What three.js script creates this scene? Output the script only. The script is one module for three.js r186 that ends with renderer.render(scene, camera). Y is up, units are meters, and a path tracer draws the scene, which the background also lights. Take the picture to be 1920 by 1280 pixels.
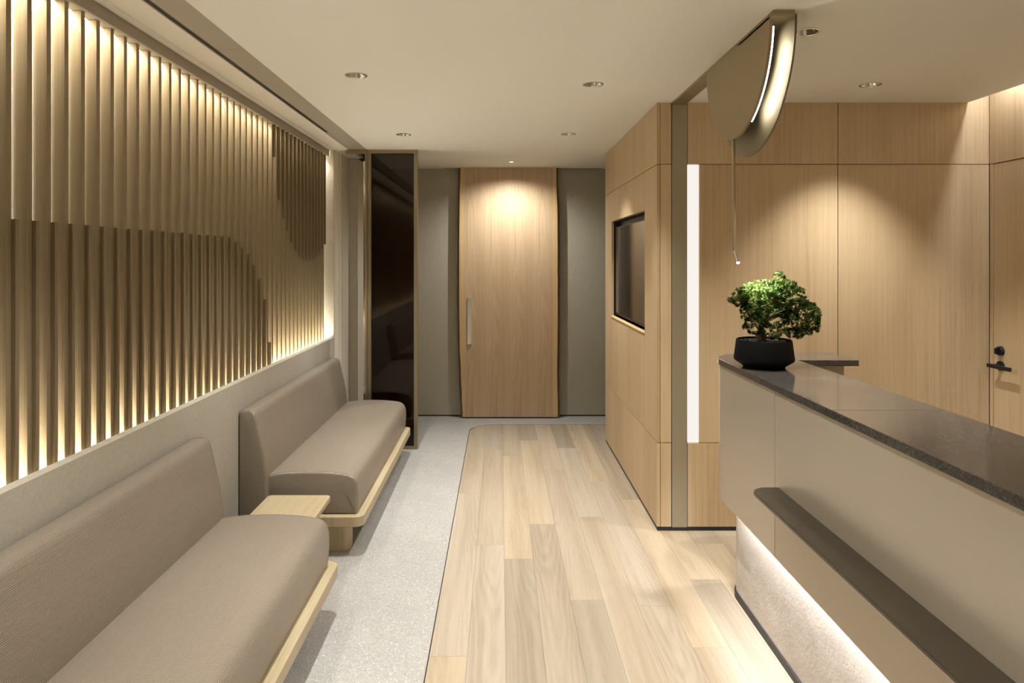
import * as THREE from 'three';
import { RoundedBoxGeometry } from 'three/addons/geometries/RoundedBoxGeometry.js';
import { mergeGeometries, toCreasedNormals } from 'three/addons/utils/BufferGeometryUtils.js';
import { RectAreaLightUniformsLib } from 'three/addons/lights/RectAreaLightUniformsLib.js';

// ---------------------------------------------------------------- camera, lights, exposure
// Units are metres. The camera stands at x = 0, depth d = 0 (z = -d), 1.547 m above the floor.
RectAreaLightUniformsLib.init();
const scene = new THREE.Scene();
scene.background = new THREE.Color(0x000000);
const EYE = 1.547, H = 2.44;
const camera = new THREE.PerspectiveCamera(2 * Math.atan(640 / 1280) * 180 / Math.PI, 1.5, 0.05, 60);
camera.position.set(0, EYE, 0);
camera.setViewOffset(1920, 1280, 960 - 938, 640 - 486, 1920, 1280);   // a shift lens: verticals stay vertical
const renderer = new THREE.WebGLRenderer({ antialias: true });
renderer.toneMapping = THREE.LinearToneMapping;
renderer.toneMappingExposure = 1.03;
renderer.shadowMap.enabled = true;

const WARM = new THREE.Color().setRGB(1, 0.975, 0.92), STRIP = new THREE.Color().setRGB(1, 0.94, 0.82), COOL = new THREE.Color().setRGB(0.92, 0.94, 1);
const DOWN = 8.6;                    // candela of one ceiling downlight
const DOOR_WASH = 6;              // of the pinhole in front of the wooden door
const SLAT_TOP = 175, SLAT_BOTTOM = 195, COVE_RIGHT = 60, DESK_GLOW = 115, PENDANT_SPOT = 4.2;

// ---------------------------------------------------------------- helpers
function rng(seed) { let a = seed >>> 0; return () => { a = (a + 0x6D2B79F5) | 0; let t = Math.imul(a ^ (a >>> 15), 1 | a); t = (t + Math.imul(t ^ (t >>> 7), 61 | t)) ^ t; return ((t ^ (t >>> 14)) >>> 0) / 4294967296; }; }
const R = rng(20240611);
function hash(x, y, s) { let h = Math.imul(x, 374761393) ^ Math.imul(y, 668265263) ^ Math.imul(s, 1274126177); h = Math.imul(h ^ (h >>> 13), 1274126177); return ((h ^ (h >>> 16)) >>> 0) / 4294967296; }
const sm = t => t * t * (3 - 2 * t), mix = (a, b, t) => a + (b - a) * t, clamp = (x, a = 0, b = 1) => Math.min(b, Math.max(a, x));
function vn(x, y, px, py, s) {           // value noise that repeats after px, py cells
  const x0 = Math.floor(x), y0 = Math.floor(y), fx = sm(x - x0), fy = sm(y - y0);
  const w = (a, p) => ((a % p) + p) % p;
  const a = w(x0, px), b = w(x0 + 1, px), c = w(y0, py), d = w(y0 + 1, py);
  return mix(mix(hash(a, c, s), hash(b, c, s), fx), mix(hash(a, d, s), hash(b, d, s), fx), fy);
}
function fbm(x, y, px, py, s, n = 3) { let r = 0, k = 0.5, t = 0; for (let i = 0; i < n; i++) { r += k * vn(x, y, px, py, s + i * 17); t += k; k *= 0.5; x *= 2; y *= 2; px *= 2; py *= 2; } return r / t; }
function texture(w, h, sx, sy, fn, srgb = true) {      // sx, sy: metres that one repeat covers
  const d = new Uint8Array(w * h * 4);
  for (let j = 0; j < h; j++) for (let i = 0; i < w; i++) {
    const c = fn((i + 0.5) / w, (j + 0.5) / h), o = (j * w + i) * 4;
    for (let k = 0; k < 3; k++) d[o + k] = clamp(Math.round((typeof c === 'number' ? c : c[k]) * 255), 0, 255);
    d[o + 3] = 255;
  }
  const t = new THREE.DataTexture(d, w, h, THREE.RGBAFormat);
  t.wrapS = t.wrapT = THREE.RepeatWrapping; t.magFilter = THREE.LinearFilter; t.minFilter = THREE.LinearMipmapLinearFilter; t.generateMipmaps = true;
  if (srgb) t.colorSpace = THREE.SRGBColorSpace;
  t.repeat.set(1 / sx, 1 / sy); t.needsUpdate = true;
  return t;
}
const rgb = (r, g, b) => [r / 255, g / 255, b / 255];
const lerp3 = (a, b, t) => [mix(a[0], b[0], t), mix(a[1], b[1], t), mix(a[2], b[2], t)];

const used = {};
const numbered = n => { const k = used[n] = (used[n] ?? -1) + 1; return k ? `${n}_${String(k).padStart(3, '0')}` : n; };
function group(name, [x, y, d] = [0, 0, 0], data = {}) { const g = new THREE.Group(); g.name = numbered(name); g.position.set(x, y, -d); Object.assign(g.userData, data); scene.add(g); return g; }
const thing = (name, label, category, at, more = {}) => group(name, at, { label, category, ...more });
const structure = (name, label) => group(name, [0, 0, 0], { kind: 'structure', label });
function part(parent, name, geo, material, label) {
  const m = new THREE.Mesh(geo, material); m.name = name; m.castShadow = m.receiveShadow = true;
  if (label) m.userData.label = label;
  parent.add(m); return m;
}
// texture coordinates in metres, v along the grain axis
function uvs(geo, grain = 'y', ou = 0, ov = 0) {
  const p = geo.attributes.position, n = geo.attributes.normal, uv = new Float32Array(p.count * 2);
  for (let i = 0; i < p.count; i++) {
    const P = [p.getX(i), p.getY(i), p.getZ(i)], N = [Math.abs(n.getX(i)), Math.abs(n.getY(i)), Math.abs(n.getZ(i))];
    const k = N[0] >= N[1] && N[0] >= N[2] ? 0 : N[1] >= N[2] ? 1 : 2, in2 = [0, 1, 2].filter(a => a !== k), g = 'xyz'.indexOf(grain);
    let v = in2.includes(g) ? g : in2[1], u = in2.find(a => a !== v);
    uv[2 * i] = P[u] + ou; uv[2 * i + 1] = P[v] + ov;
  }
  geo.setAttribute('uv', new THREE.BufferAttribute(uv, 2));
  return geo;
}
// a box from x0..x1, y0..y1 and depth d0..d1, its edges rounded by r
function box(x0, x1, y0, y1, d0, d1, r = 0.0015, grain = 'y', seg = 1) {
  const w = x1 - x0, h = y1 - y0, d = Math.abs(d1 - d0);
  const g = r > 0 ? new RoundedBoxGeometry(w, h, d, seg, Math.min(r, w / 2.01, h / 2.01, d / 2.01)) : new THREE.BoxGeometry(w, h, d);
  g.translate((x0 + x1) / 2, (y0 + y1) / 2, -(d0 + d1) / 2);
  return uvs(g, grain, hash(Math.round(x0 * 1000), Math.round(d0 * 1000), Math.round(y0 * 1000)) * 3, hash(Math.round(x1 * 997), Math.round(d1 * 991), Math.round(y1 * 983)) * 3);
}
// a flat plan outline of [x, depth] points lifted from y0 to y1
function plan(points, y0, y1, bevel = 0, grain = 'z', holes = [], crease = 0.34) {
  const s = new THREE.Shape(points.map(([x, d]) => new THREE.Vector2(x, d)));
  for (const h of holes) s.holes.push(new THREE.Path(h.map(([x, d]) => new THREE.Vector2(x, d))));
  let g = new THREE.ExtrudeGeometry(s, { depth: y1 - y0 - 2 * bevel, bevelEnabled: bevel > 0, bevelSize: bevel, bevelThickness: bevel, bevelOffset: -bevel, bevelSegments: 2, curveSegments: 12 });
  g.rotateX(-Math.PI / 2); g.translate(0, y0 + bevel, 0);
  g = toCreasedNormals(g, crease);
  return uvs(g, grain, R(), R());
}
const arc = (cx, cy, r, a0, a1, n = 12) => Array.from({ length: n + 1 }, (_, i) => { const a = a0 + (a1 - a0) * i / n; return [cx + r * Math.cos(a), cy + r * Math.sin(a)]; });
const circle = (cx, cy, r, n = 24) => arc(cx, cy, r, 0, 2 * Math.PI, n).slice(0, n);
// a profile of [x, y] points drawn along the depth d0..d1
function along(points, d0, d1, bevel = 0.01, grain = 'z', crease = 0.6) {
  const s = new THREE.Shape(points.map(([x, y]) => new THREE.Vector2(x, y)));
  let g = new THREE.ExtrudeGeometry(s, { depth: d1 - d0 - 2 * bevel, steps: 1, bevelEnabled: bevel > 0, bevelSize: bevel, bevelThickness: bevel, bevelOffset: -bevel, bevelSegments: 4 });
  g.translate(0, 0, -d1 + bevel);
  g = toCreasedNormals(g, crease);
  uvs(g, grain, R(), R());
  // u follows the outline round the profile, so that ribs bend over its edges without a break
  const p = g.attributes.position, n = g.attributes.normal, uv = g.attributes.uv, run = [0];
  points.forEach(([x, y], i) => { const q = points[(i + 1) % points.length]; run.push(run[i] + Math.hypot(q[0] - x, q[1] - y)); });
  for (let f = 0; f < p.count; f += 3) {
    const us = [0, 1, 2].map(k => {
      const X = p.getX(f + k), Y = p.getY(f + k); let best = 1e9, u = 0;
      points.forEach(([x, y], i) => { const q = points[(i + 1) % points.length], dx = q[0] - x, dy = q[1] - y, l2 = dx * dx + dy * dy, t = clamp(((X - x) * dx + (Y - y) * dy) / (l2 || 1)), d = (X - x - t * dx) ** 2 + (Y - y - t * dy) ** 2; if (d < best) { best = d; u = run[i] + t * Math.sqrt(l2); } });
      return u;
    });
    const end = [0, 1, 2].some(k => Math.abs(n.getZ(f + k)) > 0.75) || Math.max(...us) - Math.min(...us) > 0.5 * run[points.length];
    for (const k of [0, 1, 2]) end ? uv.setXY(f + k, p.getY(f + k), p.getX(f + k)) : uv.setXY(f + k, us[k], p.getZ(f + k));
  }
  return g;
}
function tube(pts, r, seg = 24, rad = 8) { return new THREE.TubeGeometry(new THREE.CatmullRomCurve3(pts.map(p => new THREE.Vector3(...p))), seg, r, rad); }
const std = o => new THREE.MeshStandardMaterial(o), phy = o => new THREE.MeshPhysicalMaterial(o);
const lin = (r, g, b) => new THREE.Color().setRGB(r, g, b);
const clone = (m, o) => { const c = m.clone(); Object.assign(c, o); return c; };

// ---------------------------------------------------------------- materials
function woodTexture(w, h, sx, sy, seed, { light, mid, dark, lines = 60, fibre = 220, crown = 0, rings = 9, contrast = 1, pores = 0.35, broad = 0.5 }) {
  return texture(w, h, sx, sy, (u, v) => {
    const warp = fbm(u * 3, v * 2, 3, 2, seed, 3), b = fbm(u * 6, v * 2, 6, 2, seed + 5, 2);
    let t = 0.5 + broad * (b - 0.5);
    const l1 = vn((u + 0.012 * warp) * lines, v * 4, lines, 4, seed + 9), l2 = vn(u * fibre, v * 16, fibre, 16, seed + 21);
    t += 0.34 * contrast * (l1 - 0.5) + 0.26 * contrast * (l2 - 0.5);
    if (crown) { const ph = (u - 0.5) ** 2 * rings * 2.2 + v * Math.round(1.5 * rings) / rings + 1.7 * fbm(u * 2 + 0.3, v * 2, 2, 2, seed + 33, 3); const f = ph * rings; t += crown * (sm(Math.abs((((f % 1) + 1) % 1) * 2 - 1)) - 0.5); }
    const p = vn(u * fibre * 1.5, v * 34, Math.round(fibre * 1.5), 34, seed + 40); if (p > 0.78) t -= pores * (p - 0.78) * 3;
    const c = t < 0.5 ? lerp3(dark, mid, clamp(t * 2)) : lerp3(mid, light, clamp(t * 2 - 1));
    return c;
  });
}
const oakMaps = [0, 1, 2, 3].map(i => woodTexture(256, 1024, 0.3, 2.2, 100 + i * 50, { light: rgb(214, 200, 178), mid: rgb(195, 179, 155), dark: rgb(166, 147, 122), lines: 26, fibre: 90, crown: i % 2 ? 0.16 : 0.07, rings: 4, contrast: 0.5, pores: 0.3 }));
const oakTints = [[1, 1, 1], [0.88, 0.86, 0.83], [1.08, 1.03, 0.94], [0.95, 0.92, 0.88], [0.8, 0.79, 0.77], [1.04, 1.0, 0.96], [0.9, 0.9, 0.9]];
const oakFloor = oakMaps.flatMap(map => oakTints.map(t => std({ map, color: lin(t[0] * 0.71, t[1] * 0.725, t[2] * 0.76), roughness: 0.5 })));
const veneerMap = woodTexture(1024, 1024, 1.1, 2.6, 7, { light: rgb(206, 184, 150), mid: rgb(192, 168, 133), dark: rgb(168, 142, 107), lines: 150, fibre: 480, contrast: 0.8, pores: 0.4, broad: 0.5 });
const veneer = [1, 0.95, 1.04].map(k => std({ map: veneerMap, color: lin(k, k, k), roughness: 0.48 }));
const doorMap = woodTexture(512, 1024, 0.235, 2.5, 500, { light: rgb(212, 188, 157), mid: rgb(194, 168, 135), dark: rgb(166, 137, 106), lines: 40, fibre: 120, crown: 0.19, rings: 3, contrast: 0.6, pores: 0.3, broad: 0.3 });
const M = {
  door: std({ map: doorMap, roughness: 0.55 }),
  sapwood: std({ map: veneerMap, color: lin(1.22, 1.15, 0.98), roughness: 0.55 }),
  bark: std({ color: lin(0.22, 0.145, 0.085), roughness: 0.85, bumpMap: texture(64, 256, 0.1, 0.4, (u, v) => fbm(u * 8, v * 10, 8, 10, 3), false), bumpScale: 0.006 }),
  ash: std({ map: woodTexture(512, 512, 0.5, 0.9, 900, { light: rgb(196, 182, 153), mid: rgb(181, 165, 133), dark: rgb(160, 142, 110), lines: 70, fibre: 200, contrast: 0.8, pores: 0.35 }), roughness: 0.5 }),
  ceiling: std({ color: lin(0.75, 0.72, 0.64), roughness: 0.95, bumpMap: texture(256, 256, 0.6, 0.6, (u, v) => fbm(u * 60, v * 60, 60, 60, 4, 2), false), bumpScale: 0.0003 }),
  taupe: std({ color: lin(0.36, 0.32, 0.25), roughness: 0.6 }),
  cream: std({ color: lin(0.78, 0.73, 0.63), roughness: 0.7 }),
  white: std({ color: lin(0.8, 0.76, 0.68), roughness: 0.85, bumpMap: texture(128, 128, 0.1, 0.1, (u, v) => fbm(u * 30, v * 30, 30, 30, 8, 2), false), bumpScale: 0.001 }),
  black: std({ color: lin(0.012, 0.012, 0.014), roughness: 0.5 }),
  void: std({ color: lin(0.03, 0.025, 0.02), roughness: 0.9 }),
  bronze: std({ color: lin(0.36, 0.295, 0.185), metalness: 0.75, roughness: 0.42 }),
  reflector: std({ color: lin(0.2, 0.168, 0.105), metalness: 0.1, roughness: 0.6 }),
  bronzeLit: std({ color: lin(0.36, 0.315, 0.22), metalness: 0.45, roughness: 0.42 }),  // brighter copy of bronze, the lit look of the wall band in its colour
  bronzeFrame: std({ color: lin(0.34, 0.285, 0.18), metalness: 0.8, roughness: 0.36 }),
  steel: std({ color: lin(0.72, 0.7, 0.66), metalness: 1, roughness: 0.28 }),
  chrome: std({ color: lin(0.86, 0.85, 0.83), metalness: 1, roughness: 0.09 }),
  lacquer: phy({ color: lin(0.47, 0.415, 0.34), roughness: 0.3, metalness: 0.38 }),
  ledge: std({ color: lin(0.034, 0.027, 0.017), metalness: 0.1, roughness: 0.2 }),
  iron: std({ color: lin(0.012, 0.012, 0.013), roughness: 0.42, metalness: 0.3 }),
  pot: phy({ color: lin(0.004, 0.0038, 0.0035), roughness: 0.6, specularIntensity: 0.18 }),
  gravel: std({ color: lin(0.02, 0.017, 0.015), roughness: 0.6 }),
  trunk: std({ color: lin(0.13, 0.085, 0.05), roughness: 0.9 }),
  tv: phy({ color: lin(0.012, 0.011, 0.01), roughness: 0.08, specularIntensity: 1, ior: 2.1 }),
};
const finMap = texture(64, 512, 0.1, 1.2, (u, v) => { const t = 0.93 + 0.14 * (vn(u * 48, v * 3, 48, 3, 71) - 0.5) + 0.04 * (vn(u * 6, v * 4, 6, 4, 77) - 0.5); return [t, t, t]; });
M.fin = std({ map: finMap, color: lin(0.335, 0.266, 0.165), metalness: 0.35, roughness: 0.4 });
M.slat = std({ map: finMap, color: lin(0.285, 0.226, 0.14), metalness: 0.35, roughness: 0.42 });
// ribbed upholstery: ribs 5.5 mm apart run along the bench
const ribs = texture(128, 128, 0.088, 0.088, (u, v) => { const r = 0.5 + 0.5 * Math.sin(u * 16 * 2 * Math.PI), n = vn(u * 32, v * 40, 32, 40, 5); return clamp(0.75 * r + 0.25 * n); }, false);
const ribColour = texture(128, 128, 0.088, 0.088, (u, v) => { const r = 0.5 + 0.5 * Math.sin(u * 16 * 2 * Math.PI), n = vn(u * 32, v * 40, 32, 40, 5), t = 0.8 + 0.2 * r + 0.08 * (n - 0.5); return lerp3([0, 0, 0], rgb(196, 184, 170), t); });
M.fabric = phy({ map: ribColour, color: lin(0.62, 0.6, 0.565), roughness: 0.34, bumpMap: ribs, bumpScale: 0.001 });
M.piping = std({ color: lin(0.34, 0.275, 0.23), roughness: 0.45 });
// woven wall covering
const weave = texture(256, 256, 0.12, 0.12, (u, v) => { const a = vn(u * 120, v * 30, 120, 30, 1), b = vn(u * 30, v * 120, 30, 120, 2); return clamp(0.5 * a + 0.5 * b); }, false);
const weaveColour = texture(512, 512, 0.9, 0.9, (u, v) => { const t = 0.93 + 0.09 * (0.5 * vn(u * 250, v * 90, 250, 90, 11) + 0.5 * vn(u * 90, v * 250, 90, 250, 12) - 0.5) + 0.02 * (fbm(u * 9, v * 9, 9, 9, 13) - 0.5); return [t, t, t]; });
M.wallFabric = std({ map: weaveColour, color: lin(0.5, 0.47, 0.4), roughness: 0.9, bumpMap: weave, bumpScale: 0.00015 });
M.wallOlive = std({ map: weaveColour, color: lin(0.5, 0.465, 0.37), roughness: 0.95, bumpMap: weave, bumpScale: 0.00015 });
M.pierFabricLit = std({ map: weaveColour, color: lin(0.74, 0.69, 0.58), roughness: 0.9, bumpMap: weave, bumpScale: 0.00015 });  // wall fabric lightened: its colour stands in for light on the pier
// pale terrazzo with sparkling chips
M.terrazzo = std({
  map: texture(1024, 1024, 0.7, 0.7, (u, v) => {
    const a = vn(u * 170, v * 170, 170, 170, 31), b = vn(u * 330, v * 330, 330, 330, 32), c = fbm(u * 7, v * 7, 7, 7, 33);
    let t = 0.74 + 0.04 * (c - 0.5) + 0.1 * (a - 0.5) + 0.12 * (b - 0.5);
    if (a > 0.84 && b > 0.5) t += 0.14; if (a < 0.1 && b < 0.4) t -= 0.16;
    return [t * 0.88, t * 0.87, t * 0.85];
  }), roughness: 0.5, roughnessMap: texture(512, 512, 0.7, 0.7, (u, v) => { const a = vn(u * 170, v * 170, 170, 170, 31); return a > 0.84 ? 0.55 : 0.95; }, false) });
// flamed dark granite
M.granite = phy({
  map: texture(1024, 1024, 0.9, 0.9, (u, v) => {
    const a = vn(u * 300, v * 300, 300, 300, 51), b = vn(u * 120, v * 120, 120, 120, 52), c = fbm(u * 12, v * 12, 12, 12, 53);
    let t = 0.25 + 0.13 * (a - 0.5) + 0.05 * (b - 0.5) + 0.02 * (c - 0.5); if (a > 0.88) t += 0.07;
    return [t * 1.0, t * 0.94, t * 0.88];
  }), roughness: 0.11, ior: 1.5 });
// brushed-face pale stone of the desk plinth
const stoneH = (u, v) => 0.5 * fbm(u * 70, v * 70, 70, 70, 61, 3) + 0.35 * fbm(u * 9 + 2 * fbm(u * 3, v * 3, 3, 3, 60), v * 14, 9, 14, 62, 2) + 0.15 * vn(u * 400, v * 400, 400, 400, 64);
M.stone = std({ color: lin(1.05, 1.05, 1.05), map: texture(512, 512, 0.7, 0.7, (u, v) => { const h = fbm(u * 9 + 2 * fbm(u * 3, v * 3, 3, 3, 60), v * 14, 9, 14, 62, 2), t = 0.75 + 0.09 * (h - 0.5) + 0.08 * (vn(u * 200, v * 200, 200, 200, 66) - 0.5); return [t, t * 0.955, t * 0.9]; }), roughness: 0.8, bumpMap: texture(1024, 1024, 0.7, 0.7, stoneH, false), bumpScale: 0.0011 });
const glow = (c, k) => std({ color: 0x000000, emissive: c, emissiveIntensity: k, roughness: 0.6 });
M.ledWarm = glow(STRIP, 6); M.ledCool = glow(COOL, 5); M.lampFace = glow(WARM, 14); M.panelLight = glow(lin(1, 0.95, 0.89), 0.9); M.spotFace = glow(COOL, 14); M.arcLight = glow(lin(1, 0.92, 0.78), 9);
M.bronzeGlass = phy({ color: lin(0.17, 0.1, 0.058), roughness: 0.02, transmission: 1, thickness: 0, ior: 1.5, metalness: 0 });

function area(parent, colour, intensity, w, h, pos, dir) {      // a rectangular light, w along the depth
  const l = new THREE.RectAreaLight(colour, intensity, w, h);
  l.position.set(...pos); l.up.set(1, 0, 0); parent.add(l); parent.updateMatrixWorld(true);
  l.lookAt(l.getWorldPosition(new THREE.Vector3()).add(new THREE.Vector3(...dir)));
  return l;
}

// ---------------------------------------------------------------- floor
{
  const f = structure('floor', 'pale oak plank floor inset in a light grey speckled border');
  part(f, 'subfloor', box(-1.6, 2.9, -0.1, -0.022, -1.8, 6.9, 0), M.void);
  const X0 = -0.277, DW = 6.40, DN = -1.7, rc = 0.25, e = 0.004;
  const corner = r => arc(X0 + rc, DW - rc, r, Math.PI / 2, Math.PI, 14);
  // border: everything left of and beyond the inset planks
  part(f, 'terrazzo_border', plan([[-1.56, DN], [X0 - e, DN], ...corner(rc + e).reverse(), [2.88, DW + e], [2.88, 6.80], [-1.56, 6.80]], -0.022, 0, 0, 'z'), M.terrazzo);
  part(f, 'edge_strip', plan([[X0 - e, DN], [X0 - 0.0005, DN], ...corner(rc + 0.0005).reverse(), [2.88, DW + 0.0005], [2.88, DW + e], ...corner(rc + e), ], -0.022, 0.0005, 0, 'z'), M.iron, 'thin dark metal strip between planks and border');
  const W = 0.149, joints = { 0: [1.0, 2.661, 4.516], 1: [0.4, 1.9, 3.70, 5.55], 2: [0.9, 2.3, 3.526, 5.38], 3: [0.7, 2.2, 3.99, 5.84], 4: [1.4, 3.1, 5.02], 5: [0.9, 2.46, 4.1, 5.6], 6: [1.6, 3.05, 4.75], 7: [0.8, 2.72, 4.4], 8: [1.5, 3.3, 4.9], 9: [0.6, 2.3, 3.72], 10: [1.4, 3.0] };
  const tone = { '0:0': 1, '0:1': 2, '0:2': 0, '0:3': 3, '1:4': 6, '1:3': 3, '1:2': 0, '1:1': 5, '1:0': 5, '2:0': 1, '2:1': 0, '2:2': 4, '2:3': 2, '2:4': 3, '3:0': 3, '3:1': 3, '3:2': 1, '3:3': 2, '3:4': 4 };
  const rr = rng(5);
  for (let c = 0; X0 + c * W < 2.80; c++) {
    const xa = X0 + c * W + 0.0004, xb = Math.min(X0 + (c + 1) * W - 0.0004, 2.80);
    let js = joints[c]; if (!js) { js = []; let d = 0.3 + rr() * 1.5; while (d < 6.2) { js.push(d); d += 1.3 + rr() * 0.8; } }
    const cuts = [DN, ...js, DW];
    for (let k = 0; k + 1 < cuts.length; k++) {
      const da = cuts[k] + 0.0004, db = cuts[k + 1] - 0.0004;
      let far = [[xb, db], [xa, db]];
      if (db > DW - rc) { far = []; for (let i = 6; i >= 0; i--) { const x = mix(xa, xb, i / 6); far.push([x, x < X0 + rc ? Math.min(db, DW - rc + Math.sqrt(Math.max(0, rc * rc - (X0 + rc - x) ** 2))) : db]); } }
      const g = plan([[xa, da], [xb, da], ...far], -0.018, 0, 0, 'z');
      const uv = g.attributes.uv, o1 = rr() * 5, o2 = rr() * 5; for (let i = 0; i < uv.count; i++) uv.setXY(i, uv.getX(i) + o1, uv.getY(i) + o2);
      const t = tone[`${c}:${k}`] ?? Math.floor(rr() * 7), mp = Math.floor(rr() * 4);
      part(f, 'plank', g, oakFloor[mp * 7 + t]);
    }
  }
}

// ---------------------------------------------------------------- ceiling and its slots
const downs = [
  // x, depth, label
  [-0.699, 3.313, 'round chrome downlight above the seating, nearer the camera than its twin by the glass screen'],
  [-0.691, 4.885, 'round chrome downlight above the seating, close to the bronze glass screen'],
  [0.486, 4.864, 'round chrome downlight in front of the wall-mounted screen'],
  [0.474, 3.485, 'round chrome downlight over the middle of the plank floor, left of the metal ribbon'],
  [1.204, 2.689, 'round chrome downlight just right of the curved pendant lamp'],
  [1.895, 3.495, 'round chrome downlight close to the wooden back wall behind the desk'],
  [-0.7, 1.74], [-0.7, 0.17], [0.474, 2.1], [0.474, 0.6], [1.895, 1.95], [1.895, 0.4], [-0.4, -1.0], [0.9, -1.0],  // unseen: the rows carried on, with extra lamps added for ambient light
];
const PIN = [0.1, 6.26];
{
  const c = structure('ceiling', 'flat warm white ceiling with small recessed downlights');
  part(c, 'ceiling_board', plan([[-1.086, -1.75], [2.665, -1.75], [2.665, 6.735], [1.0, 6.735], [1.0, 6.69], [-0.55, 6.69], [-0.55, 6.735], [-1.086, 6.735]], H, H + 0.06, 0, 'z', [...downs.map(([x, d]) => circle(x, d, 0.0475)), circle(...PIN, 0.02, 16)]), M.ceiling);
  part(c, 'roof_slab', box(-1.7, 2.95, 2.66, 2.76, -1.8, 6.9, 0), M.void);
  part(c, 'access_panel', box(-1.214, -1.0875, H + 0.004, H + 0.03, 2.92, 5.57, 0.001), M.taupe, 'taupe access panel');
  part(c, 'access_panel', box(-1.214, -1.0875, H + 0.004, H + 0.03, 0.2, 2.918, 0.001), M.taupe, 'taupe access panel');
  part(c, 'access_panel', box(-1.214, -1.0875, H + 0.004, H + 0.03, -1.75, 0.198, 0.001), M.taupe, 'taupe access panel');
  part(c, 'slot_lining', box(-1.2365, -1.2142, H + 0.006, H + 0.03, -1.75, 4.82, 0), M.black, 'black linear air slot');
  part(c, 'slot_closer', box(-1.236, -1.2145, H + 0.004, H + 0.02, 4.82, 6.06, 0.001), M.taupe);
  part(c, 'soffit_board', box(-1.358, -1.237, H, H + 0.05, -1.75, 6.06, 0.0015), M.cream, 'cream soffit board');
  part(c, 'soffit_trim', along([[-1.396, H + 0.02], [-1.396, H - 0.003], [-1.388, H - 0.008], [-1.372, H - 0.008], [-1.362, H - 0.002], [-1.3585, H + 0.004], [-1.3585, H + 0.02]], -1.75, 5.575, 0), M.cream, 'rounded cream trim');
  part(c, 'fascia', box(-1.402, -1.396, 2.388, H + 0.03, -1.75, 5.575, 0.001), M.taupe, 'taupe fascia over the slats');
  part(c, 'light_shield', box(-1.45, -1.4025, 2.388, 2.398, -1.75, 5.575, 0), M.taupe);
  part(c, 'alcove_lid', box(-1.62, -1.396, 2.47, 2.5, -1.75, 6.8, 0), M.white);
  part(c, 'closing_board', box(-1.396, -1.08, H + 0.06, H + 0.08, -1.75, 6.8, 0), M.void);
  part(c, 'cove_lid', box(2.55, 2.9, 2.62, 2.655, -1.75, 6.8, 0), M.white);
  // pinhole-lit strip and cool light in the slot along the right wall
  const s = thing('cove_light', 'cool white light strip hidden in the ceiling slot along the door wall', 'light', [2.70, 2.6, 1.1]);
  part(s, 'strip', new RoundedBoxGeometry(0.03, 0.02, 5.4, 1, 0.003).translate(0, 0.01, 0), M.ledCool);
  area(s, COOL, COVE_RIGHT, 5.4, 0.03, [0, -0.004, 0], [0, -1, 0]);
}
{ // downlights
  const ring = new THREE.LatheGeometry([[0.044, 0.0], [0.0455, -0.0025], [0.053, -0.0022], [0.0545, 0.0], [0.0462, 0.0005], [0.0462, 0.004]].map(p => new THREE.Vector2(...p)), 40);
  const cone = new THREE.LatheGeometry([[0.0445, 0], [0.041, 0.012], [0.034, 0.03], [0.027, 0.045], [0.0255, 0.05]].map(p => new THREE.Vector2(...p)), 32);
  const face = new THREE.CylinderGeometry(0.026, 0.026, 0.003, 24).translate(0, 0.0515, 0);
  let first;
  downs.forEach(([x, d, label], i) => {
    let t;
    if (!i) { t = thing('downlight', label, 'downlight', [x, H, d], { group: 'ceiling downlights' }); part(t, 'trim_ring', ring, M.chrome); part(t, 'reflector', cone, M.chrome); part(t, 'lamp_face', face, M.lampFace); first = t; }
    else { t = first.clone(); t.name = numbered('downlight'); t.position.set(x, H, -d); t.userData = { label: label ?? 'unseen round chrome downlight in the ceiling nearer than the edge of the picture', category: 'downlight', group: 'ceiling downlights' }; scene.add(t); }
    const l = new THREE.SpotLight(WARM, x < -0.6 ? DOWN * 1.15 : DOWN, 0, x < -0.6 ? 0.74 : 0.76, x < -0.6 ? 0.75 : 0.6, 2); l.position.set(x, H - 0.004, -d); l.target.position.set(x, 0, -d); l.castShadow = true; l.shadow.radius = 1.4; l.name = 'downlight_lamp';
    scene.add(l, l.target);
  });
  const p = thing('pinhole_light', 'tiny recessed light in the ceiling right in front of the wooden door', 'downlight', [PIN[0], H, PIN[1]]);
  part(p, 'trim_ring', new THREE.LatheGeometry([[0.0178, 0.045], [0.018, -0.0005], [0.0215, -0.0005], [0.022, 0]].map(q => new THREE.Vector2(...q)), 24), M.ceiling);
  part(p, 'lamp_face', new THREE.CylinderGeometry(0.0175, 0.0175, 0.003, 20).translate(0, 0.045, 0), glow(WARM, 1));
  const l = new THREE.SpotLight(WARM, DOOR_WASH, 0, 1.33, 1, 2); l.position.set(PIN[0], H - 0.004, -PIN[1]); l.target.position.set(PIN[0], 0, -PIN[1]); l.castShadow = true; l.shadow.radius = 0.8; scene.add(l, l.target);
}

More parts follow.
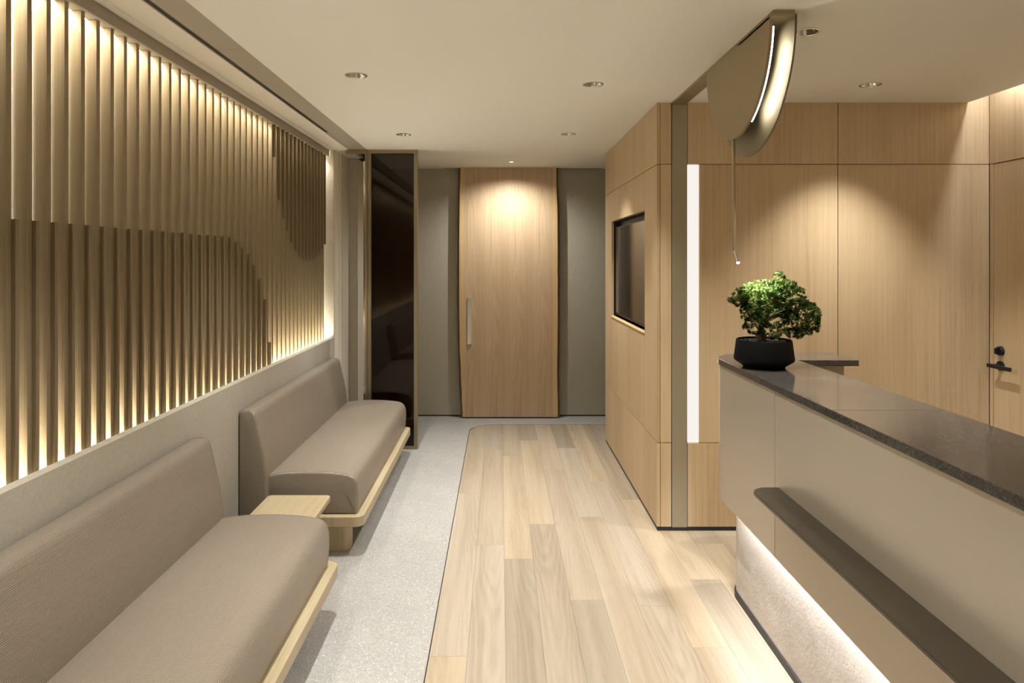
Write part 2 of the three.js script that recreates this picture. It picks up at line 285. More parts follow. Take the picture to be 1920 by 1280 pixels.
// ---------------------------------------------------------------- left wall
{
  const w = structure('wall_left', 'pale woven wall with a lit slatted alcove above a low ledge');
  part(w, 'outer_wall', box(-1.72, -1.6, -0.05, 2.66, -1.8, 6.9, 0), M.void);
  part(w, 'alcove_back', box(-1.58, -1.52, 0.7, 2.47, -1.75, 5.62, 0), M.white, 'white alcove back');
  part(w, 'ledge_wall', box(-1.40, -1.36, 0, 0.9085, -1.75, 5.60, 0.0015), M.wallFabric, 'pale woven ledge panel');
  part(w, 'trough', box(-1.52, -1.40, 0.80, 0.83, -1.75, 5.60, 0), M.white);
  part(w, 'alcove_end', box(-1.52, -1.362, 0.83, 2.47, 5.582, 5.60, 0), M.pierFabricLit);
  part(w, 'corner_trim', box(-1.42, -1.354, 0, H, 5.602, 5.72, 0.003), M.cream, 'stepped cream corner trim');
  part(w, 'corner_trim', box(-1.42, -1.348, 0, H, 5.722, 5.80, 0.003), M.cream, 'stepped cream corner trim');
  part(w, 'end_panel', box(-1.50, -1.345, 0, H, 5.802, 6.06, 0.001), M.pierFabricLit);
  part(w, 'end_pier', box(-1.50, -1.264, 0, H, 6.062, 6.30, 0.001), M.pierFabricLit);
}
{ // slats
  const t = thing('slat_panel', 'bronze vertical slats with a raised hill pattern, lit from above and below', 'wall panel', [-1.52, 0.87, 3.5]);
  const PITCH = 0.0876, at = k => 1.9914 + k * PITCH;
  const local = g => g.translate(1.52, -0.87, 3.5);
  const fin = local(box(-1.458, -1.415, 0.87, 2.388, -0.021, 0, 0.0015));
  const lowTop = { 19: 1.643, 20: 1.611, 21: 1.577, 22: 1.514, 23: 1.432, 24: 1.309, 25: 1.041 };
  const hang = [2.185, 1.926, 1.812, 1.738, 1.663, 1.608, 1.576, 1.545, 1.538, 1.533, 1.545, 1.565, 1.589, 1.627, 1.667];
  const std0 = local(box(-1.458, -1.403, 0.87, 1.664, -0.015, 0, 0.001));
  for (let k = -38; k <= 40; k++) {
    const f = part(t, 'fin', fin, M.fin); f.position.z = -(at(k) - 0.015);
    let s = null;
    if (k <= 18) s = std0; else if (lowTop[k]) s = local(box(-1.458, -1.403, 0.87, lowTop[k], -0.015, 0, 0.001)); else s = local(box(-1.458, -1.403, hang[k - 26], 2.388, -0.015, 0, 0.001));
    const m = part(t, 'raised_slat', s, M.slat); m.position.z = -at(k);
  }
  const strip = new RoundedBoxGeometry(0.022, 0.012, 7.2, 1, 0.002);
  const top = part(t, 'light_strip', strip, M.ledWarm); top.position.set(0.033, 2.45 - 0.87, 3.5 - 1.95);
  const bottom = part(t, 'light_strip', strip, M.ledWarm); bottom.position.set(0.033, 0.838 - 0.87, 3.5 - 1.95);
  area(t, STRIP, SLAT_TOP, 7.2, 0.022, [0.033, 2.45 - 0.87 - 0.009, 3.5 - 1.95], [0, -1, 0]);
  area(t, STRIP, SLAT_BOTTOM, 7.2, 0.022, [0.033, 0.838 - 0.87 + 0.009, 3.5 - 1.95], [0, 1, 0]);
}

// ---------------------------------------------------------------- far wall with the live-edge sliding door
{
  const w = structure('wall_far', 'olive woven wall at the end of the passage');
  part(w, 'wall_panel', box(-1.60, -0.45, 0.014, 2.5, 6.735, 6.8, 0), M.wallOlive);
  part(w, 'wall_panel', box(-0.4499, 2.9, 0.014, 2.5, 6.735, 6.8, 0), M.wallOlive);
  const b = structure('baseboard_far', 'thin black shadow gap at the foot of the olive wall');
  part(b, 'strip', box(-1.5, 2.88, 0, 0.013, 6.74, 6.76, 0), M.black);
  const D = structure('door_1', 'wide live-edge wooden sliding door at the end of the passage');
  const F = 6.644, B = 6.70, px = x => (x - 938) * F / 1280, py = y => EYE + (486 - y) * F / 1280;
  const track = (pts, y) => { for (let i = 0; i + 1 < pts.length; i++) if (y <= pts[i + 1][0] || i + 2 === pts.length) { const t = sm(clamp((y - pts[i][0]) / (pts[i + 1][0] - pts[i][0]))); return mix(pts[i][1], pts[i + 1][1], t); } };
  const L = [[300, 863.4], [400, 861.4], [560, 861], [640, 861.8], [700, 864], [740, 866], [790, 868]], Rr = [[300, 1043.2], [345, 1043.2], [400, 1045.2], [600, 1045.6], [700, 1044.8], [790, 1046]];
  const y0 = 0.012, y1 = H + 0.04, N = 70, wob = (y, s) => 0.004 * (fbm(y * 9, s, 999, 999, 81 + s, 3) - 0.5);
  const heartL = px(870.8), heartR = px(1036.5);
  part(D, 'slab', box(heartL, heartR, y0, y1, F, B, 0.0008), M.door, 'flat-sawn wooden door leaf');
  const sheet = (fa, fb) => {     // a strip between two edges given as [x, depth] of y
    const p = [], idx = [];
    for (let i = 0; i <= N; i++) { const y = mix(y0, y1, i / N), a = fa(y), b = fb(y); p.push(a[0], y, -a[1], b[0], y, -b[1]); if (i < N) { const k = 2 * i; idx.push(k, k + 1, k + 2, k + 1, k + 3, k + 2); } }
    const g = new THREE.BufferGeometry(); g.setAttribute('position', new THREE.Float32BufferAttribute(p, 3)); g.setIndex(idx); g.computeVertexNormals(); return uvs(g, 'y', R(), R());
  };
  const edgeL = y => px(track(L, 486 - (y - EYE) * 1280 / F)) + wob(y, 1), edgeR = y => px(track(Rr, 486 - (y - EYE) * 1280 / F)) + wob(y, 2);
  const bl = y => edgeL(y) - 0.022 - 3 * wob(y, 5), br = y => edgeR(y) + 0.024 + 3 * wob(y, 6);
  part(D, 'sapwood_edge', mergeGeometries([sheet(y => [edgeL(y), F], y => [heartL, F]), sheet(y => [heartL, B], y => [bl(y), B])]), M.sapwood, 'pale wavy sapwood edge');
  part(D, 'bark_edge', sheet(y => [bl(y), B], y => [edgeL(y), F]), M.bark, 'brown waney edge');
  part(D, 'sapwood_edge', mergeGeometries([sheet(y => [heartR, F], y => [edgeR(y), F]), sheet(y => [br(y), B], y => [heartR, B])]), M.sapwood, 'pale wavy sapwood edge');
  part(D, 'bark_edge', sheet(y => [edgeR(y), F], y => [br(y), B]), M.bark, 'brown waney edge');
  // long pull
  const hx0 = px(876.3), hx1 = px(884.2), hy0 = py(645), hy1 = py(557.5);
  const h = part(D, 'handle', mergeGeometries([box(hx0, hx0 + 0.005, hy0, hy1, F - 0.012, F + 0.004, 0.001), box(hx1 - 0.005, hx1, hy0, hy1, F - 0.012, F + 0.004, 0.001), box(hx0, hx1, hy0, hy0 + 0.006, F - 0.012, F + 0.004, 0.001), box(hx0, hx1, hy1 - 0.006, hy1, F - 0.012, F + 0.004, 0.001)]), M.steel, 'long brushed steel pull');
  part(h, 'pull_plate', box(hx0 + 0.004, hx1 - 0.004, hy0 + 0.004, hy1 - 0.004, F - 0.004, F + 0.002, 0.0008), M.steel);
  const tr = structure('trim_1', 'door track in the ceiling slot above the wooden door');
  part(tr, 'track', box(-0.54, 0.99, H + 0.045, H + 0.075, 6.66, 6.70, 0.002), M.iron);
}

// ---------------------------------------------------------------- wooden block and back wall
const BX = 0.893, BD = 3.89, XR = 2.787, Y1 = 0.5015, Y2 = 2.088, TH = 0.018;
{
  const w = structure('wall_middle', 'wood-veneered wall block behind the desk, with panel joints');
  const g2 = 0.0019, v = i => veneer[i % 3];
  part(w, 'core', mergeGeometries([box(BX + TH + 0.001, 2.9, 0, 2.5, BD + TH + 0.001, 4.218, 0), box(BX + 0.075, 2.9, 0, 2.5, 4.218, 5.483, 0), box(BX + TH + 0.001, BX + 0.076, 0, 1.098, 4.218, 5.483, 0), box(BX + TH + 0.001, BX + 0.076, 1.85, 2.5, 4.218, 5.483, 0), box(BX + TH + 0.001, 2.9, 0, 2.5, 5.483, 5.80, 0)]), M.void);
  let n = 0;
  const side = (d0, d1, y0, y1) => part(w, 'wood_panel', box(BX, BX + TH, y0 + g2, y1 - g2, d0 + g2 * 0.6, d1 - g2 * 0.6, 0.0008), v(n++));
  const T0 = 4.224, T1 = 5.477, YS = 1.098, YT = 1.848;
  for (const [a, b] of [[BD, T0], [T0, 5.80]]) { side(a, b, 0.022, Y1); side(a, b, Y2, H + 0.01); }
  side(BD, T0, Y1, Y2); side(T1, 5.80, Y1, Y2); side(T0, T1, Y1, YS - 0.018); side(T0, T1, YT, Y2);
  part(w, 'recess_sill', along([[BX - 0.006, YS - 0.009], [BX - 0.005, YS - 0.004], [BX, YS], [BX + 0.07, YS], [BX + 0.07, YS - 0.016], [BX, YS - 0.017], [BX - 0.004, YS - 0.015]], T0 + 0.001, T1 - 0.001, 0), M.sapwood, 'rounded pale sill under the screen');
  part(w, 'recess_head', box(BX + TH, BX + 0.07, YT - 0.003, YT + 0.004, T0, T1, 0), M.black, 'black recess lining');
  part(w, 'recess_back', box(BX + 0.066, BX + 0.072, YS, YT, T0, T1, 0), M.black, 'black recess lining');
  part(w, 'recess_cheek', box(BX + 0.0185, BX + 0.07, YS, YT, T1 - 0.001, T1 + 0.004, 0), M.black, 'black recess lining');
  const front = (x0, x1, y0, y1) => part(w, 'wood_panel', box(x0 + g2, x1 - g2, y0 + g2, y1 - g2, BD, BD + TH, 0.0008), v(n++));
  const S0 = 0.977, S1 = 1.066, L1 = 1.134, J = 1.924;
  for (const [a, b] of [[0.022, Y1], [Y1, Y2], [Y2, H + 0.06]]) {
    front(BX + TH + 0.0005, S0, a, b); front(a === Y1 ? L1 : S1, J, a, b); front(J, XR + 0.0005, a, b);
  }
  const b = structure('baseboard_middle', 'black recessed skirting under the wooden wall');
  part(b, 'skirting', box(BX + 0.004, BX + TH, 0, 0.022, BD + 0.004, 5.798, 0), M.black);
  part(b, 'skirting', box(BX + 0.004, XR, 0, 0.022, BD + 0.0035, BD + TH, 0), M.black);
  // lit strip
  const s = thing('wall_light', 'tall flush glowing white light strip beside the bronze band on the wooden wall', 'wall light', [(S1 + L1) / 2, Y1, BD]);
  const hw = (L1 - S1) / 2;
  part(s, 'housing', box(-hw + 0.001, hw - 0.001, 0, Y2 - Y1, 0.012, 0.018, 0), M.cream);
  part(s, 'diffuser', box(-hw + 0.0015, hw - 0.0015, 0.001, Y2 - Y1 - 0.001, 0.001, 0.012, 0.002), M.panelLight, 'frosted white diffuser');
  const l = new THREE.RectAreaLight(lin(1, 0.945, 0.88), 1.6, L1 - S1 - 0.004, Y2 - Y1 - 0.01); l.position.set(0, (Y2 - Y1) / 2, 0.001); s.add(l); s.updateMatrixWorld(true); l.lookAt(l.getWorldPosition(new THREE.Vector3()).add(new THREE.Vector3(0, 0, 1)));
  // ribbon
  const r = thing('metal_band', 'flat bronze metal band rising up the wooden wall and along the ceiling', 'metal band', [1.02, 0, BD]);
  part(r, 'wall_band', box(S0 - 1.02 + 0.0015, S1 - 1.02 - 0.0015, 0.022, H - 0.001, -0.003, 0.004, 0.001), M.bronzeLit);
  part(r, 'ceiling_band', box(S0 - 1.02, 1.056 - 1.02, H - 0.012, H, 2.445 - BD, 0 - 0.003, 0.001), M.bronze);
}
{ // wall-mounted television
  const t = thing('television', 'flat black television recessed in the side of the wooden block', 'television', [BX + 0.035, 1.098, 4.85]);
  part(t, 'body', box(-0.004, 0.03, 0.012, 0.705, -0.6, 0.605, 0.003), M.iron);
  part(t, 'screen', box(-0.008, -0.003, 0.03, 0.698, -0.592, 0.598, 0.001), M.tv, 'glossy dark screen');
  part(t, 'mount', box(0.028, 0.036, 0.0, 0.5, -0.2, 0.2, 0.001), M.iron);
}

// ---------------------------------------------------------------- right wall and its door
{
  const w = structure('wall_right', 'wood-veneered wall with a flush door beside the back wall');
  part(w, 'core', box(XR + 0.02, 2.95, 0, 2.66, -1.8, 6.9, 0), M.void);
  const p = (d0, d1, y0, y1, i) => part(w, 'wood_panel', box(XR, XR + TH, y0 + 0.001, y1 - 0.001, d0 + 0.001, d1 - 0.001, 0.0008), veneer[i]);
  p(2.93, BD, Y2, 2.64, 1); p(1.2, 2.93, Y2, 2.64, 0); p(-1.75, 1.2, Y2, 2.64, 2); p(1.2, 2.93, 0, Y2, 2); p(-1.75, 1.2, 0, Y2, 1);
  p(3.862, 3.888, 0, Y2, 0);
  const d = structure('door_2', 'flush wood-veneered door in the right wall with black lever');
  part(d, 'leaf', box(XR + 0.002, XR + TH, 0.006, Y2 - 0.003, 2.934, 3.859, 0.001), veneer[1]);
  const rose = part(d, 'lever_handle', new THREE.CylinderGeometry(0.026, 0.027, 0.01, 32).rotateZ(Math.PI / 2).translate(XR - 0.004, 0.955, -3.80), M.iron, 'black lever on a round rose');
  part(rose, 'neck', new THREE.CylinderGeometry(0.011, 0.011, 0.052, 20).rotateZ(Math.PI / 2).translate(XR - 0.034, 0.955, -3.80), M.iron);
  part(rose, 'lever', box(XR - 0.066, XR - 0.05, 0.945, 0.966, 3.652, 3.822, 0.003, 'y', 2), M.iron);
  const lock = part(d, 'deadbolt', new THREE.CylinderGeometry(0.0235, 0.027, 0.018, 32).rotateZ(Math.PI / 2).translate(XR - 0.008, 1.037, -3.80), M.iron, 'round black deadbolt');
  part(lock, 'thumb_turn', box(XR - 0.036, XR - 0.015, 1.02, 1.054, 3.794, 3.806, 0.004, 'y', 2), M.iron);
}
{ // wall behind the camera
  const w = structure('wall_near', 'plain warm wall closing the room behind the viewpoint');
  part(w, 'wall_panel', box(-1.7, 2.95, -0.05, 2.66, -1.9, -1.75, 0), M.wallFabric);
  const e = structure('wall_passage', 'end of the side passage beyond the wooden block');
  part(e, 'wall_panel', box(2.79, 2.9, 0, 2.5, 5.8, 6.8, 0), M.wallOlive);
}

// ---------------------------------------------------------------- glass screen
{
  const D = 5.58, t = thing('glass_screen', 'dark bronze glass screen in a slim metal frame behind the far bench', 'glass screen', [-0.885, 0, D]);
  const ox = 0.885, x0 = -1.100 + ox, x1 = -0.674 + ox, top = H, d0 = -0.02, d1 = 0.02;
  part(t, 'stile', box(x0, x0 + 0.017, 0, top, d0 - 0.01, d1, 0.001), M.bronzeFrame);
  part(t, 'stile', box(x0 + 0.0175, x0 + 0.047, 0, top, d0, d1, 0.001), M.bronzeFrame);
  part(t, 'stile', box(x1 - 0.03, x1, 0, top, d0, d1, 0.001), M.bronzeFrame);
  part(t, 'rail', box(x0 + 0.047, x1 - 0.03, top - 0.03, top, d0, d1, 0.001), M.bronzeFrame);
  part(t, 'rail', box(x0 + 0.047, x1 - 0.03, 0, 0.024, d0, d1, 0.001), M.bronzeFrame);
  part(t, 'header', box(-1.262 + ox, x0, top - 0.03, top + 0.003, d0, d1, 0.001), M.bronzeFrame);
  part(t, 'edge_strip', box(x0 - 0.02, x0 - 0.001, 0, top - 0.09, 0, 0.006, 0.001), M.chrome, 'polished metal edge strip');
  part(t, 'pane', box(x0 + 0.044, x1 - 0.027, 0.02, top - 0.026, 0.004, 0.012, 0), M.bronzeGlass, 'tinted bronze glass');
}

// ---------------------------------------------------------------- benches and side table
function bench(d0) {
  const t = thing('bench', 'far taupe upholstered bench on a pale wooden base in front of the glass screen', 'bench', [-1.03, 0, d0], { group: 'ribbed taupe benches' });
  const ox = 1.03, L = 1.91, q = Math.PI / 2;
  const rr = (xa, xb, da, db, r) => [...arc(xb - r, da + r, r, -q, 0, 8), ...arc(xb - r, db - r, r, 0, q, 8), [xa, db], [xa, da]];
  part(t, 'base_board', plan(rr(-1.358 + ox, -0.712 + ox, 0, L, 0.05), 0.157, 0.211, 0.004, 'z'), M.ash, 'pale wooden base board');
  const leg = (a, b) => { const r = 0.045, xa = -1.26 + ox, xb = -0.80 + ox; return plan([...arc(xb - r, a + r, r, -q, 0, 8), ...arc(xb - r, b - r, r, 0, q, 8), ...arc(xa + r, b - r, r, q, 2 * q, 8), ...arc(xa + r, a + r, r, 2 * q, 3 * q, 8)], 0, 0.157, 0.002, 'y'); };
  part(t, 'leg', leg(0.08, 0.20), M.ash); part(t, 'leg', leg(L - 0.20, L - 0.08), M.ash);
  // seat: soft profile with a crowned top and a rounded front edge
  const prof = [[-1.226, 0.2115], [-0.765, 0.2115], [-0.755, 0.216], [-0.748, 0.27], [-0.747, 0.34], [-0.752, 0.375], [-0.764, 0.398], [-0.785, 0.413], [-0.82, 0.422], [-0.9, 0.431], [-1.0, 0.434], [-1.1, 0.431], [-1.19, 0.421], [-1.226, 0.41]].map(([x, y]) => [x + ox, y]);
  const smooth = pts => new THREE.SplineCurve(pts.map(p => new THREE.Vector2(...p))).getPoints(60).map(p => [p.x, p.y]);
  const sp = [prof[0], ...smooth(prof.slice(1))];
  const seat = part(t, 'seat_cushion', along(sp, 0.038, L - 0.04, 0.014), M.fabric);
  const back = [[-1.3575, 0.2115], [-1.212, 0.2115], [-1.212, 0.36], [-1.2145, 0.42], [-1.224, 0.5], [-1.24, 0.585], [-1.257, 0.66], [-1.269, 0.715], [-1.277, 0.742], [-1.289, 0.757], [-1.304, 0.7625], [-1.33, 0.7625], [-1.35, 0.758], [-1.3575, 0.745]].map(([x, y]) => [x + ox, y]);
  const bp = [back[0], ...smooth(back.slice(1))];
  const bk = part(t, 'back_cushion', along(bp, 0.0, L - 0.02, 0.012), M.fabric);
  // stitched seams close to both ends of each cushion
  const seam = (pts, d, inset) => tube(pts.map(([x, y]) => [x - inset[0], y - inset[1], -d]), 0.0018, 60, 6);
  for (const d of [0.051, L - 0.053]) part(seat, 'seam', seam(sp.slice(3), d, [0.0, -0.0004]), M.piping);
  for (const d of [0.011, L - 0.031]) part(bk, 'seam', seam(bp.slice(3), d, [0, -0.0004]), M.piping);
  return t;
}
{
  const far = bench(3.54);
  const near = far.clone(); near.name = numbered('bench'); near.position.z = -1.12;
  near.userData = { label: 'near taupe upholstered bench, cut off by the bottom of the picture', category: 'bench', group: 'ribbed taupe benches' };
  scene.add(near);
  const t = thing('side_table', 'small pale wooden side table between the two benches', 'side table', [-1.0, 0, 3.26]);
  const q = Math.PI / 2, rr = (xa, xb, da, db, r) => [...arc(xb - r, da + r, r, -q, 0, 6), ...arc(xb - r, db - r, r, 0, q, 6), ...arc(xa + r, db - r, r, q, 2 * q, 6), ...arc(xa + r, da + r, r, 2 * q, 3 * q, 6)];
  part(t, 'tabletop', plan(rr(-0.168, 0.148, -0.19, 0.182, 0.025), 0.333, 0.36, 0.004, 'z'), M.ash);
  part(t, 'pedestal', plan(rr(-0.11, 0.09, -0.1, 0.1, 0.03), 0.012, 0.333, 0.002, 'y'), M.ash);
  part(t, 'foot', plan(rr(-0.14, 0.12, -0.14, 0.14, 0.03), 0, 0.012, 0.003, 'z'), M.ash);
}

// ---------------------------------------------------------------- reception desk
{
  const N0 = 0.35, t = thing('reception_desk', 'curved taupe reception desk with dark stone counter and glowing stone plinth', 'reception desk', [1.2, 0, 1.8]);
  const ox = -1.2, od = -1.8, sh = pts => pts.map(([x, d]) => [x + ox, d + od]), q = Math.PI / 2;
  const outline = (xf, r, cx, cd) => arc(cx, cd, r, q, 2 * q, 14);     // the rounded far corner, from its end round to the front
  // counter slabs
  const seam = 2.06;
  const c1 = [...arc(1.21, 3.105, 0.21, 2 * q, q, 14).map(p => p), [1.618, 3.315], [1.618, 3.08], [1.346, 3.08], [1.346, seam + 0.0006], [1.0, seam + 0.0006]];
  part(t, 'countertop', plan(sh(c1), 1.065, 1.092, 0.002, 'z'), M.granite, 'dark speckled stone slab');
  part(t, 'countertop', plan(sh([[1.0, N0], [1.0, seam - 0.0006], [1.346, seam - 0.0006], [1.346, N0]]), 1.065, 1.092, 0.002, 'z'), M.granite, 'dark speckled stone slab');
  const shell = (x, r, cd, d0, y0, y1, th, xe) => { // a bent panel of thickness th
    const o = arc(1.21, cd, r, 2 * q, q, 16), i = arc(1.21, cd, r - th, q, 2 * q, 16);
    return plan(sh([[x, d0], ...o, [xe, cd + r], [xe, cd + r - th], ...i, [x + th, d0]]), y0, y1, 0.0015, 'y');
  };
  const J = 2.503;
  part(t, 'front_panel', shell(1.006, 0.204, 3.105, J + 0.0008, 0.4545, 1.065, 0.02, 1.58), M.lacquer, 'bent taupe corner panel');
  part(t, 'front_panel', box(1.006 + ox, 1.026 + ox, 0.4545, 1.065, N0 + od, J - 0.0008 + od, 0.0015), M.lacquer, 'flat taupe front panel');
  part(t, 'plinth', shell(1.08, 0.13, 3.105, N0, 0.03, 0.56, 0.03, 1.57), M.stone, 'pale rough stone plinth');
  part(t, 'toe_kick', shell(1.073, 0.137, 3.105, N0, 0, 0.03, 0.03, 1.575), M.black, 'black toe kick');
  part(t, 'bracket', box(1.026 + ox, 1.085 + ox, 0.56, 0.58, N0 + od, 3.09 + od, 0), M.cream);
  part(t, 'carcass', box(1.10 + ox, 1.33 + ox, 0.56, 1.064, N0 + 0.01 + od, 3.07 + od, 0.002), M.lacquer);
  part(t, 'wing_support', box(1.335 + ox, 1.567 + ox, 0.0, 1.064, 3.11 + od, 3.285 + od, 0.002), M.lacquer);
  part(t, 'inner_side', box(1.11 + ox, 1.31 + ox, 0.0, 0.56, N0 + 0.01 + od, 3.07 + od, 0), M.void);
  part(t, 'worktop', box(1.33 + ox, 1.95 + ox, 0.705, 0.73, N0 + od, 2.7 + od, 0.002), M.granite);
  part(t, 'worktop_leg', box(1.9 + ox, 1.94 + ox, 0, 0.705, N0 + od, 2.7 + od, 0.002), M.lacquer);
  part(t, 'bag_ledge', plan(sh([[1.0058, 0.45], [1.0058, 2.47], [0.967, 2.47], ...arc(0.962, 2.405, 0.065, q, 2 * q, 10), [0.897, 0.45]]), 0.711, 0.723, 0.002, 'z'), M.ledge, 'dark bronze bag ledge');
  const led = part(t, 'light_strip', box(1.036 + ox, 1.066 + ox, 0.53, 0.558, N0 + 0.02 + od, 3.06 + od, 0.002), M.ledCool);
  area(t, COOL, DESK_GLOW, 2.7, 0.026, [1.051 + ox, 0.526, -(1.71 + od)], [0, -1, 0]);
}

// ---------------------------------------------------------------- pendant lamp on the band
{
  const cd = 2.89, t = thing('pendant_lamp', 'curved bronze half-disc ceiling lamp with a thin hanging spotlight', 'pendant lamp', [0.98, H - 0.012, cd]);
  const X = x => x - 0.98, half = (r, c, x0, x1, bevel, drop = 0) => {
    const pts = [[c + r, drop], ...arc(c, 0, r, 0, -Math.PI, 40), [c - r, drop]];
    const s = new THREE.Shape(pts.map(p => new THREE.Vector2(...p)));
    let g = new THREE.ExtrudeGeometry(s, { depth: x1 - x0 - 2 * bevel, bevelEnabled: true, bevelSize: bevel, bevelThickness: bevel, bevelOffset: -bevel, bevelSegments: 3 });
    g.translate(0, 0, bevel); g.rotateY(Math.PI / 2); g.translate(x0, 0, 0);       // shape x becomes -z
    return uvs(toCreasedNormals(g, 0.2), 'y');
  };
  part(t, 'front_disc', half(0.378, 2.845 - cd, X(0.974), X(0.986), 0.001), M.bronze, 'flat bronze half disc');
  // dished rear disc: a shallow bowl whose rim turns towards the front disc
  const bowl = [], NR = 28, NA = 44; const idx = [];
  const prof = k => { const u = k / NR; return [0.442 * u, 1.042 + (u > 0.86 ? 0.016 * ((u - 0.86) / 0.14) ** 2.2 : 0)]; };
  for (let j = 0; j <= NA; j++) for (let k = 0; k <= NR; k++) { const a = -Math.PI * j / NA, [r, x] = prof(k); bowl.push(X(x), r * Math.sin(a), -r * Math.cos(a)); if (j < NA && k < NR) { const o = j * (NR + 1) + k; idx.push(o, o + 1, o + NR + 1, o + 1, o + NR + 2, o + NR + 1); } }
  const inner = new THREE.BufferGeometry(); inner.setAttribute('position', new THREE.Float32BufferAttribute(bowl, 3)); inner.setIndex(idx); inner.computeVertexNormals();
  const outer = new THREE.BufferGeometry(); outer.setAttribute('position', new THREE.Float32BufferAttribute(bowl.map((v, i) => i % 3 ? v * 1.007 : v + 0.006), 3)); outer.setIndex(idx.slice().reverse()); outer.computeVertexNormals();
  part(t, 'rear_disc', uvs(mergeGeometries([inner, outer]), 'y'), M.reflector, 'dished pale bronze reflector disc');
  part(t, 'spacer', box(X(0.986), X(1.04), -0.06, 0, -0.2, 0.2, 0.002), M.bronze);
  part(t, 'end_plate', box(X(0.974), X(1.056), -0.012, 0, -0.447, -0.1, 0.002), M.bronze);
  // luminous arc on the rear face of the front disc
  const A0 = -0.1, A1 = -0.36 * Math.PI, n = 8, c0 = 2.845 - cd;
  for (let i = 0; i < n; i++) {
    const pts = []; for (let k = 0; k <= 8; k++) { const a = mix(A0, A1, (i + k / 8) / n); pts.push([X(0.9895), 0.3745 * Math.sin(a), -(c0 - 0.3745 * Math.cos(a))]); }
    part(t, 'light_strip', tube(pts, 0.003, 12, 8), M.arcLight);
    if (!i) continue;
    const am = mix(A0, A1, (i + 0.5) / n), l = new THREE.SpotLight(lin(1, 0.95, 0.85), 0.042, 0, 1.12, 0.3, 2); l.position.set(X(0.994), 0.35 * Math.sin(am), -(c0 - 0.35 * Math.cos(am))); l.castShadow = true; l.shadow.radius = 0.3; l.target.position.copy(l.position).add(new THREE.Vector3(1, 0.1 * Math.sin(am), 0.1 * Math.cos(am))); t.add(l, l.target);
  }
  const yb = -0.376, rodTop = [X(0.98), yb + 0.006, 0.02], rodEnd = [X(0.984), 1.586 - H + 0.012, 0.02], tip = [X(1.003), 1.536 - H + 0.012, 0.01];
  part(t, 'rod', tube([rodTop, [(rodTop[0] + rodEnd[0]) / 2, (rodTop[1] + rodEnd[1]) / 2, 0.02], rodEnd], 0.0072, 6, 16), M.bronze, 'slim bronze rod');
  const head = part(t, 'spot_head', tube([rodEnd, [(rodEnd[0] + tip[0]) / 2, (rodEnd[1] + tip[1]) / 2, 0.015], tip], 0.0062, 6, 16), M.steel, 'small angled spot head');
  part(head, 'lamp_face', new THREE.SphereGeometry(0.0066, 16, 12).translate(tip[0], tip[1] - 0.002, tip[2]), M.spotFace);
  const l = new THREE.SpotLight(COOL, PENDANT_SPOT, 0, 0.82, 0.8, 2); l.position.set(0.98 + tip[0] + 0.003, H - 0.012 + tip[1] - 0.012, -cd + tip[2]); l.target.position.set(1.21, 1.345, -2.87); l.castShadow = true; l.shadow.radius = 0.3; scene.add(l, l.target);
}

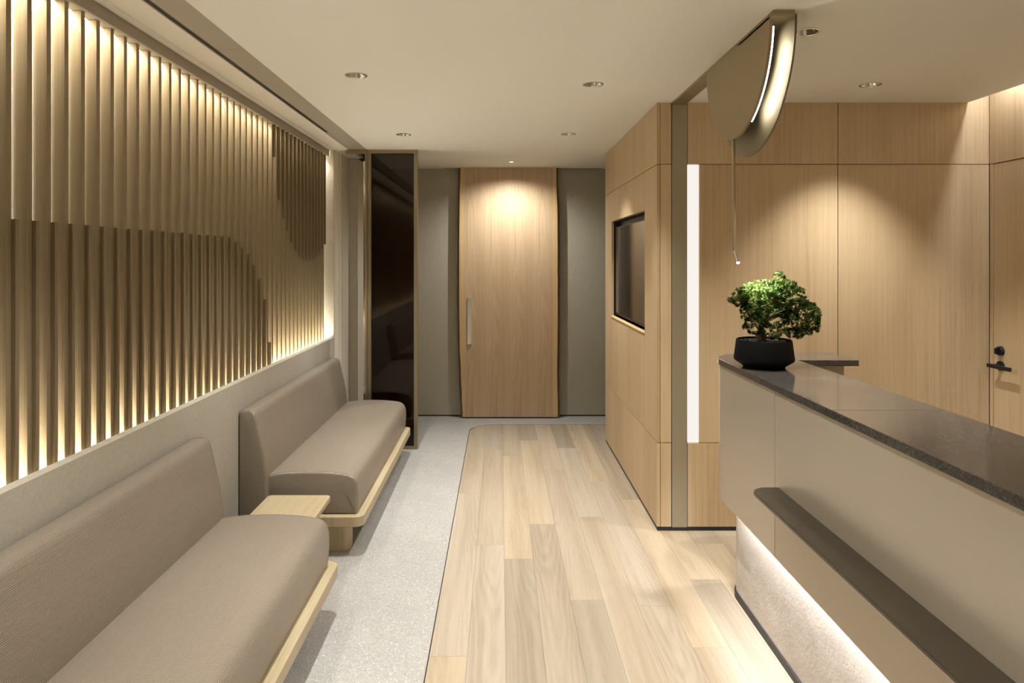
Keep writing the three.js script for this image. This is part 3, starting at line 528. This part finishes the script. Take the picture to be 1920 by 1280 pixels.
// ---------------------------------------------------------------- bonsai
{
  const cx = 1.114, cd = 2.885, t = thing('potted_bonsai', 'small leafy green bonsai tree in a round black pot on the counter', 'potted plant', [cx, 1.092, cd]);
  const S = 2.885 / 1280, at = (x, y, d = 0) => [(x - 938) * S - cx, EYE + (486 - y) * S - 1.092, d];
  const pot = [[0, 0], [0.082, 0], [0.0845, 0.002], [0.087, 0.008], [0.118, 0.028], [0.1215, 0.034], [0.1212, 0.04], [0.112, 0.112], [0.1105, 0.1165], [0.108, 0.118], [0.106, 0.116], [0.105, 0.1], [0, 0.098]];
  part(t, 'pot', toCreasedNormals(new THREE.LatheGeometry(pot.map(p => new THREE.Vector2(...p)), 72), 0.6), M.pot, 'matt black bowl pot');
  const r = rng(77), stones = [];
  for (let i = 0; i < 420; i++) { const a = r() * 6.283, q = 0.101 * Math.sqrt(r()), s = 0.004 + 0.005 * r(); const g = new THREE.IcosahedronGeometry(s, 0); g.rotateX(r() * 3); g.rotateY(r() * 3); g.scale(1, 0.75, 1); g.translate(q * Math.cos(a), 0.1 + 0.008 * r(), q * Math.sin(a)); stones.push(g); }
  const gr = part(t, 'gravel', mergeGeometries(stones), M.gravel, 'dark gravel'); gr.userData.kind = 'stuff';
  // trunk and limbs
  const taper = (pts, r0, r1) => { const c = new THREE.CatmullRomCurve3(pts.map(p => new THREE.Vector3(...p))), g = new THREE.TubeGeometry(c, 18, 1, 8), p = g.attributes.position; for (let i = 0; i < p.count; i++) { const k = Math.floor(i / 9) / 18, o = c.getPointAt(k), q = new THREE.Vector3().fromBufferAttribute(p, i).sub(o).multiplyScalar(mix(r0, r1, k) * (1 + 0.14 * Math.sin(i * 12.9))).add(o); p.setXYZ(i, q.x, q.y, q.z); } g.computeVertexNormals(); return g; };
  const base = at(1428, 640), fork = at(1431, 607);
  part(t, 'trunk', mergeGeometries([taper([base, at(1424, 628), at(1427, 616), fork], 0.017, 0.011), taper([base, at(1434, 632), at(1431, 620)], 0.010, 0.006)]), M.trunk, 'brown gnarled trunk');
  const limb = (pts, a, b) => part(t, 'branch', taper(pts, a, b), M.trunk);
  limb([fork, at(1438, 585, 0.02), at(1450, 560, 0.01), at(1458, 535)], 0.009, 0.003);
  limb([fork, at(1450, 595, -0.02), at(1480, 590, 0.01), at(1512, 602)], 0.008, 0.003);
  limb([fork, at(1418, 590, 0.03), at(1402, 572, 0.02), at(1382, 562)], 0.008, 0.003);
  limb([at(1427, 622), at(1416, 614, 0.03), at(1404, 604, 0.05)], 0.005, 0.002);
  limb([fork, at(1440, 588, 0.06), at(1452, 578, 0.1)], 0.006, 0.002);
  limb([fork, at(1440, 585, -0.06), at(1460, 570, -0.1)], 0.006, 0.002);
  // foliage: rosettes of short needles over lobes of the crown (pixel centre x, y, depth, radii in pixels)
  const lobes = [[1432, 566, 0, 42, 30, 34, 130], [1410, 552, 0.02, 28, 22, 26, 60], [1388, 558, 0.0, 17, 15, 18, 28], [1470, 562, 0.0, 40, 34, 36, 130], [1466, 540, 0, 26, 18, 22, 40], [1462, 521, 0, 9, 9, 8, 9], [1500, 592, 0.01, 34, 32, 32, 110], [1520, 606, 0, 15, 18, 16, 26], [1448, 590, 0.03, 40, 22, 34, 75], [1407, 606, 0.04, 17, 18, 18, 34], [1440, 615, 0.06, 26, 11, 20, 26], [1490, 622, 0.02, 28, 9, 16, 20], [1496, 628, 0.01, 6, 4, 6, 5], [1402, 585, 0.03, 17, 14, 18, 24], [1440, 540, 0, 30, 14, 26, 44], [1374, 561, 0, 7, 4, 5, 4], [1532, 588, 0, 5, 6, 5, 4]];
  const pos = [], nor = [], col = [];
  const e = new THREE.Vector3(), u = new THREE.Vector3(), w = new THREE.Vector3(), nn = new THREE.Vector3();
  for (const [lx, ly, ld, rx, ry, rz, n] of lobes) for (let i = 0; i < n * 2; i++) {
    const th = r() * 6.283, z = r() * 2 - 1, q = Math.cbrt(0.35 + 0.65 * r()), sxy = Math.sqrt(1 - z * z);
    const c = at(lx + rx * q * sxy * Math.cos(th), ly + ry * q * sxy * Math.sin(th), ld + rz * S * q * z);
    const out = new THREE.Vector3(sxy * Math.cos(th), -sxy * Math.sin(th) + 0.5, z).normalize();
    const young = r(), tint = young > 0.72 ? [0.52, 0.63, 0.24] : young > 0.3 ? [0.38, 0.5, 0.16] : [0.22, 0.34, 0.09], len = (0.010 + 0.007 * r());
    for (let k = 0; k < 15; k++) {
      e.set(r() * 2 - 1, r() * 2 - 1, r() * 2 - 1).normalize().addScaledVector(out, 0.85).normalize();
      u.crossVectors(e, Math.abs(e.y) < 0.9 ? new THREE.Vector3(0, 1, 0) : new THREE.Vector3(1, 0, 0)).normalize().applyAxisAngle(e, r() * 3.14);
      nn.crossVectors(e, u).normalize();
      const hw = 0.0019, m = 0.55 * len, P = [[0, 0], [m, hw], [len, 0], [m, -hw]].map(([a, b]) => w.set(c[0], c[1], c[2]).addScaledVector(e, a).addScaledVector(u, b).addScaledVector(nn, Math.abs(b) * 0.35).toArray());
      const j = 0.85 + 0.3 * r();
      for (const o of [0, 1, 2, 0, 2, 3]) { pos.push(...P[o]); nor.push(nn.x, nn.y, nn.z); col.push(tint[0] * j, tint[1] * j, tint[2] * j); }
    }
  }
  const g = new THREE.BufferGeometry(); g.setAttribute('position', new THREE.Float32BufferAttribute(pos, 3)); g.setAttribute('normal', new THREE.Float32BufferAttribute(nor, 3)); g.setAttribute('color', new THREE.Float32BufferAttribute(col, 3));
  const fo = part(t, 'foliage', g, phy({ vertexColors: true, roughness: 0.55, transmission: 0.5, thickness: 0, side: THREE.DoubleSide }), 'bright green leaf rosettes'); fo.userData.kind = 'stuff';
}

renderer.render(scene, camera);
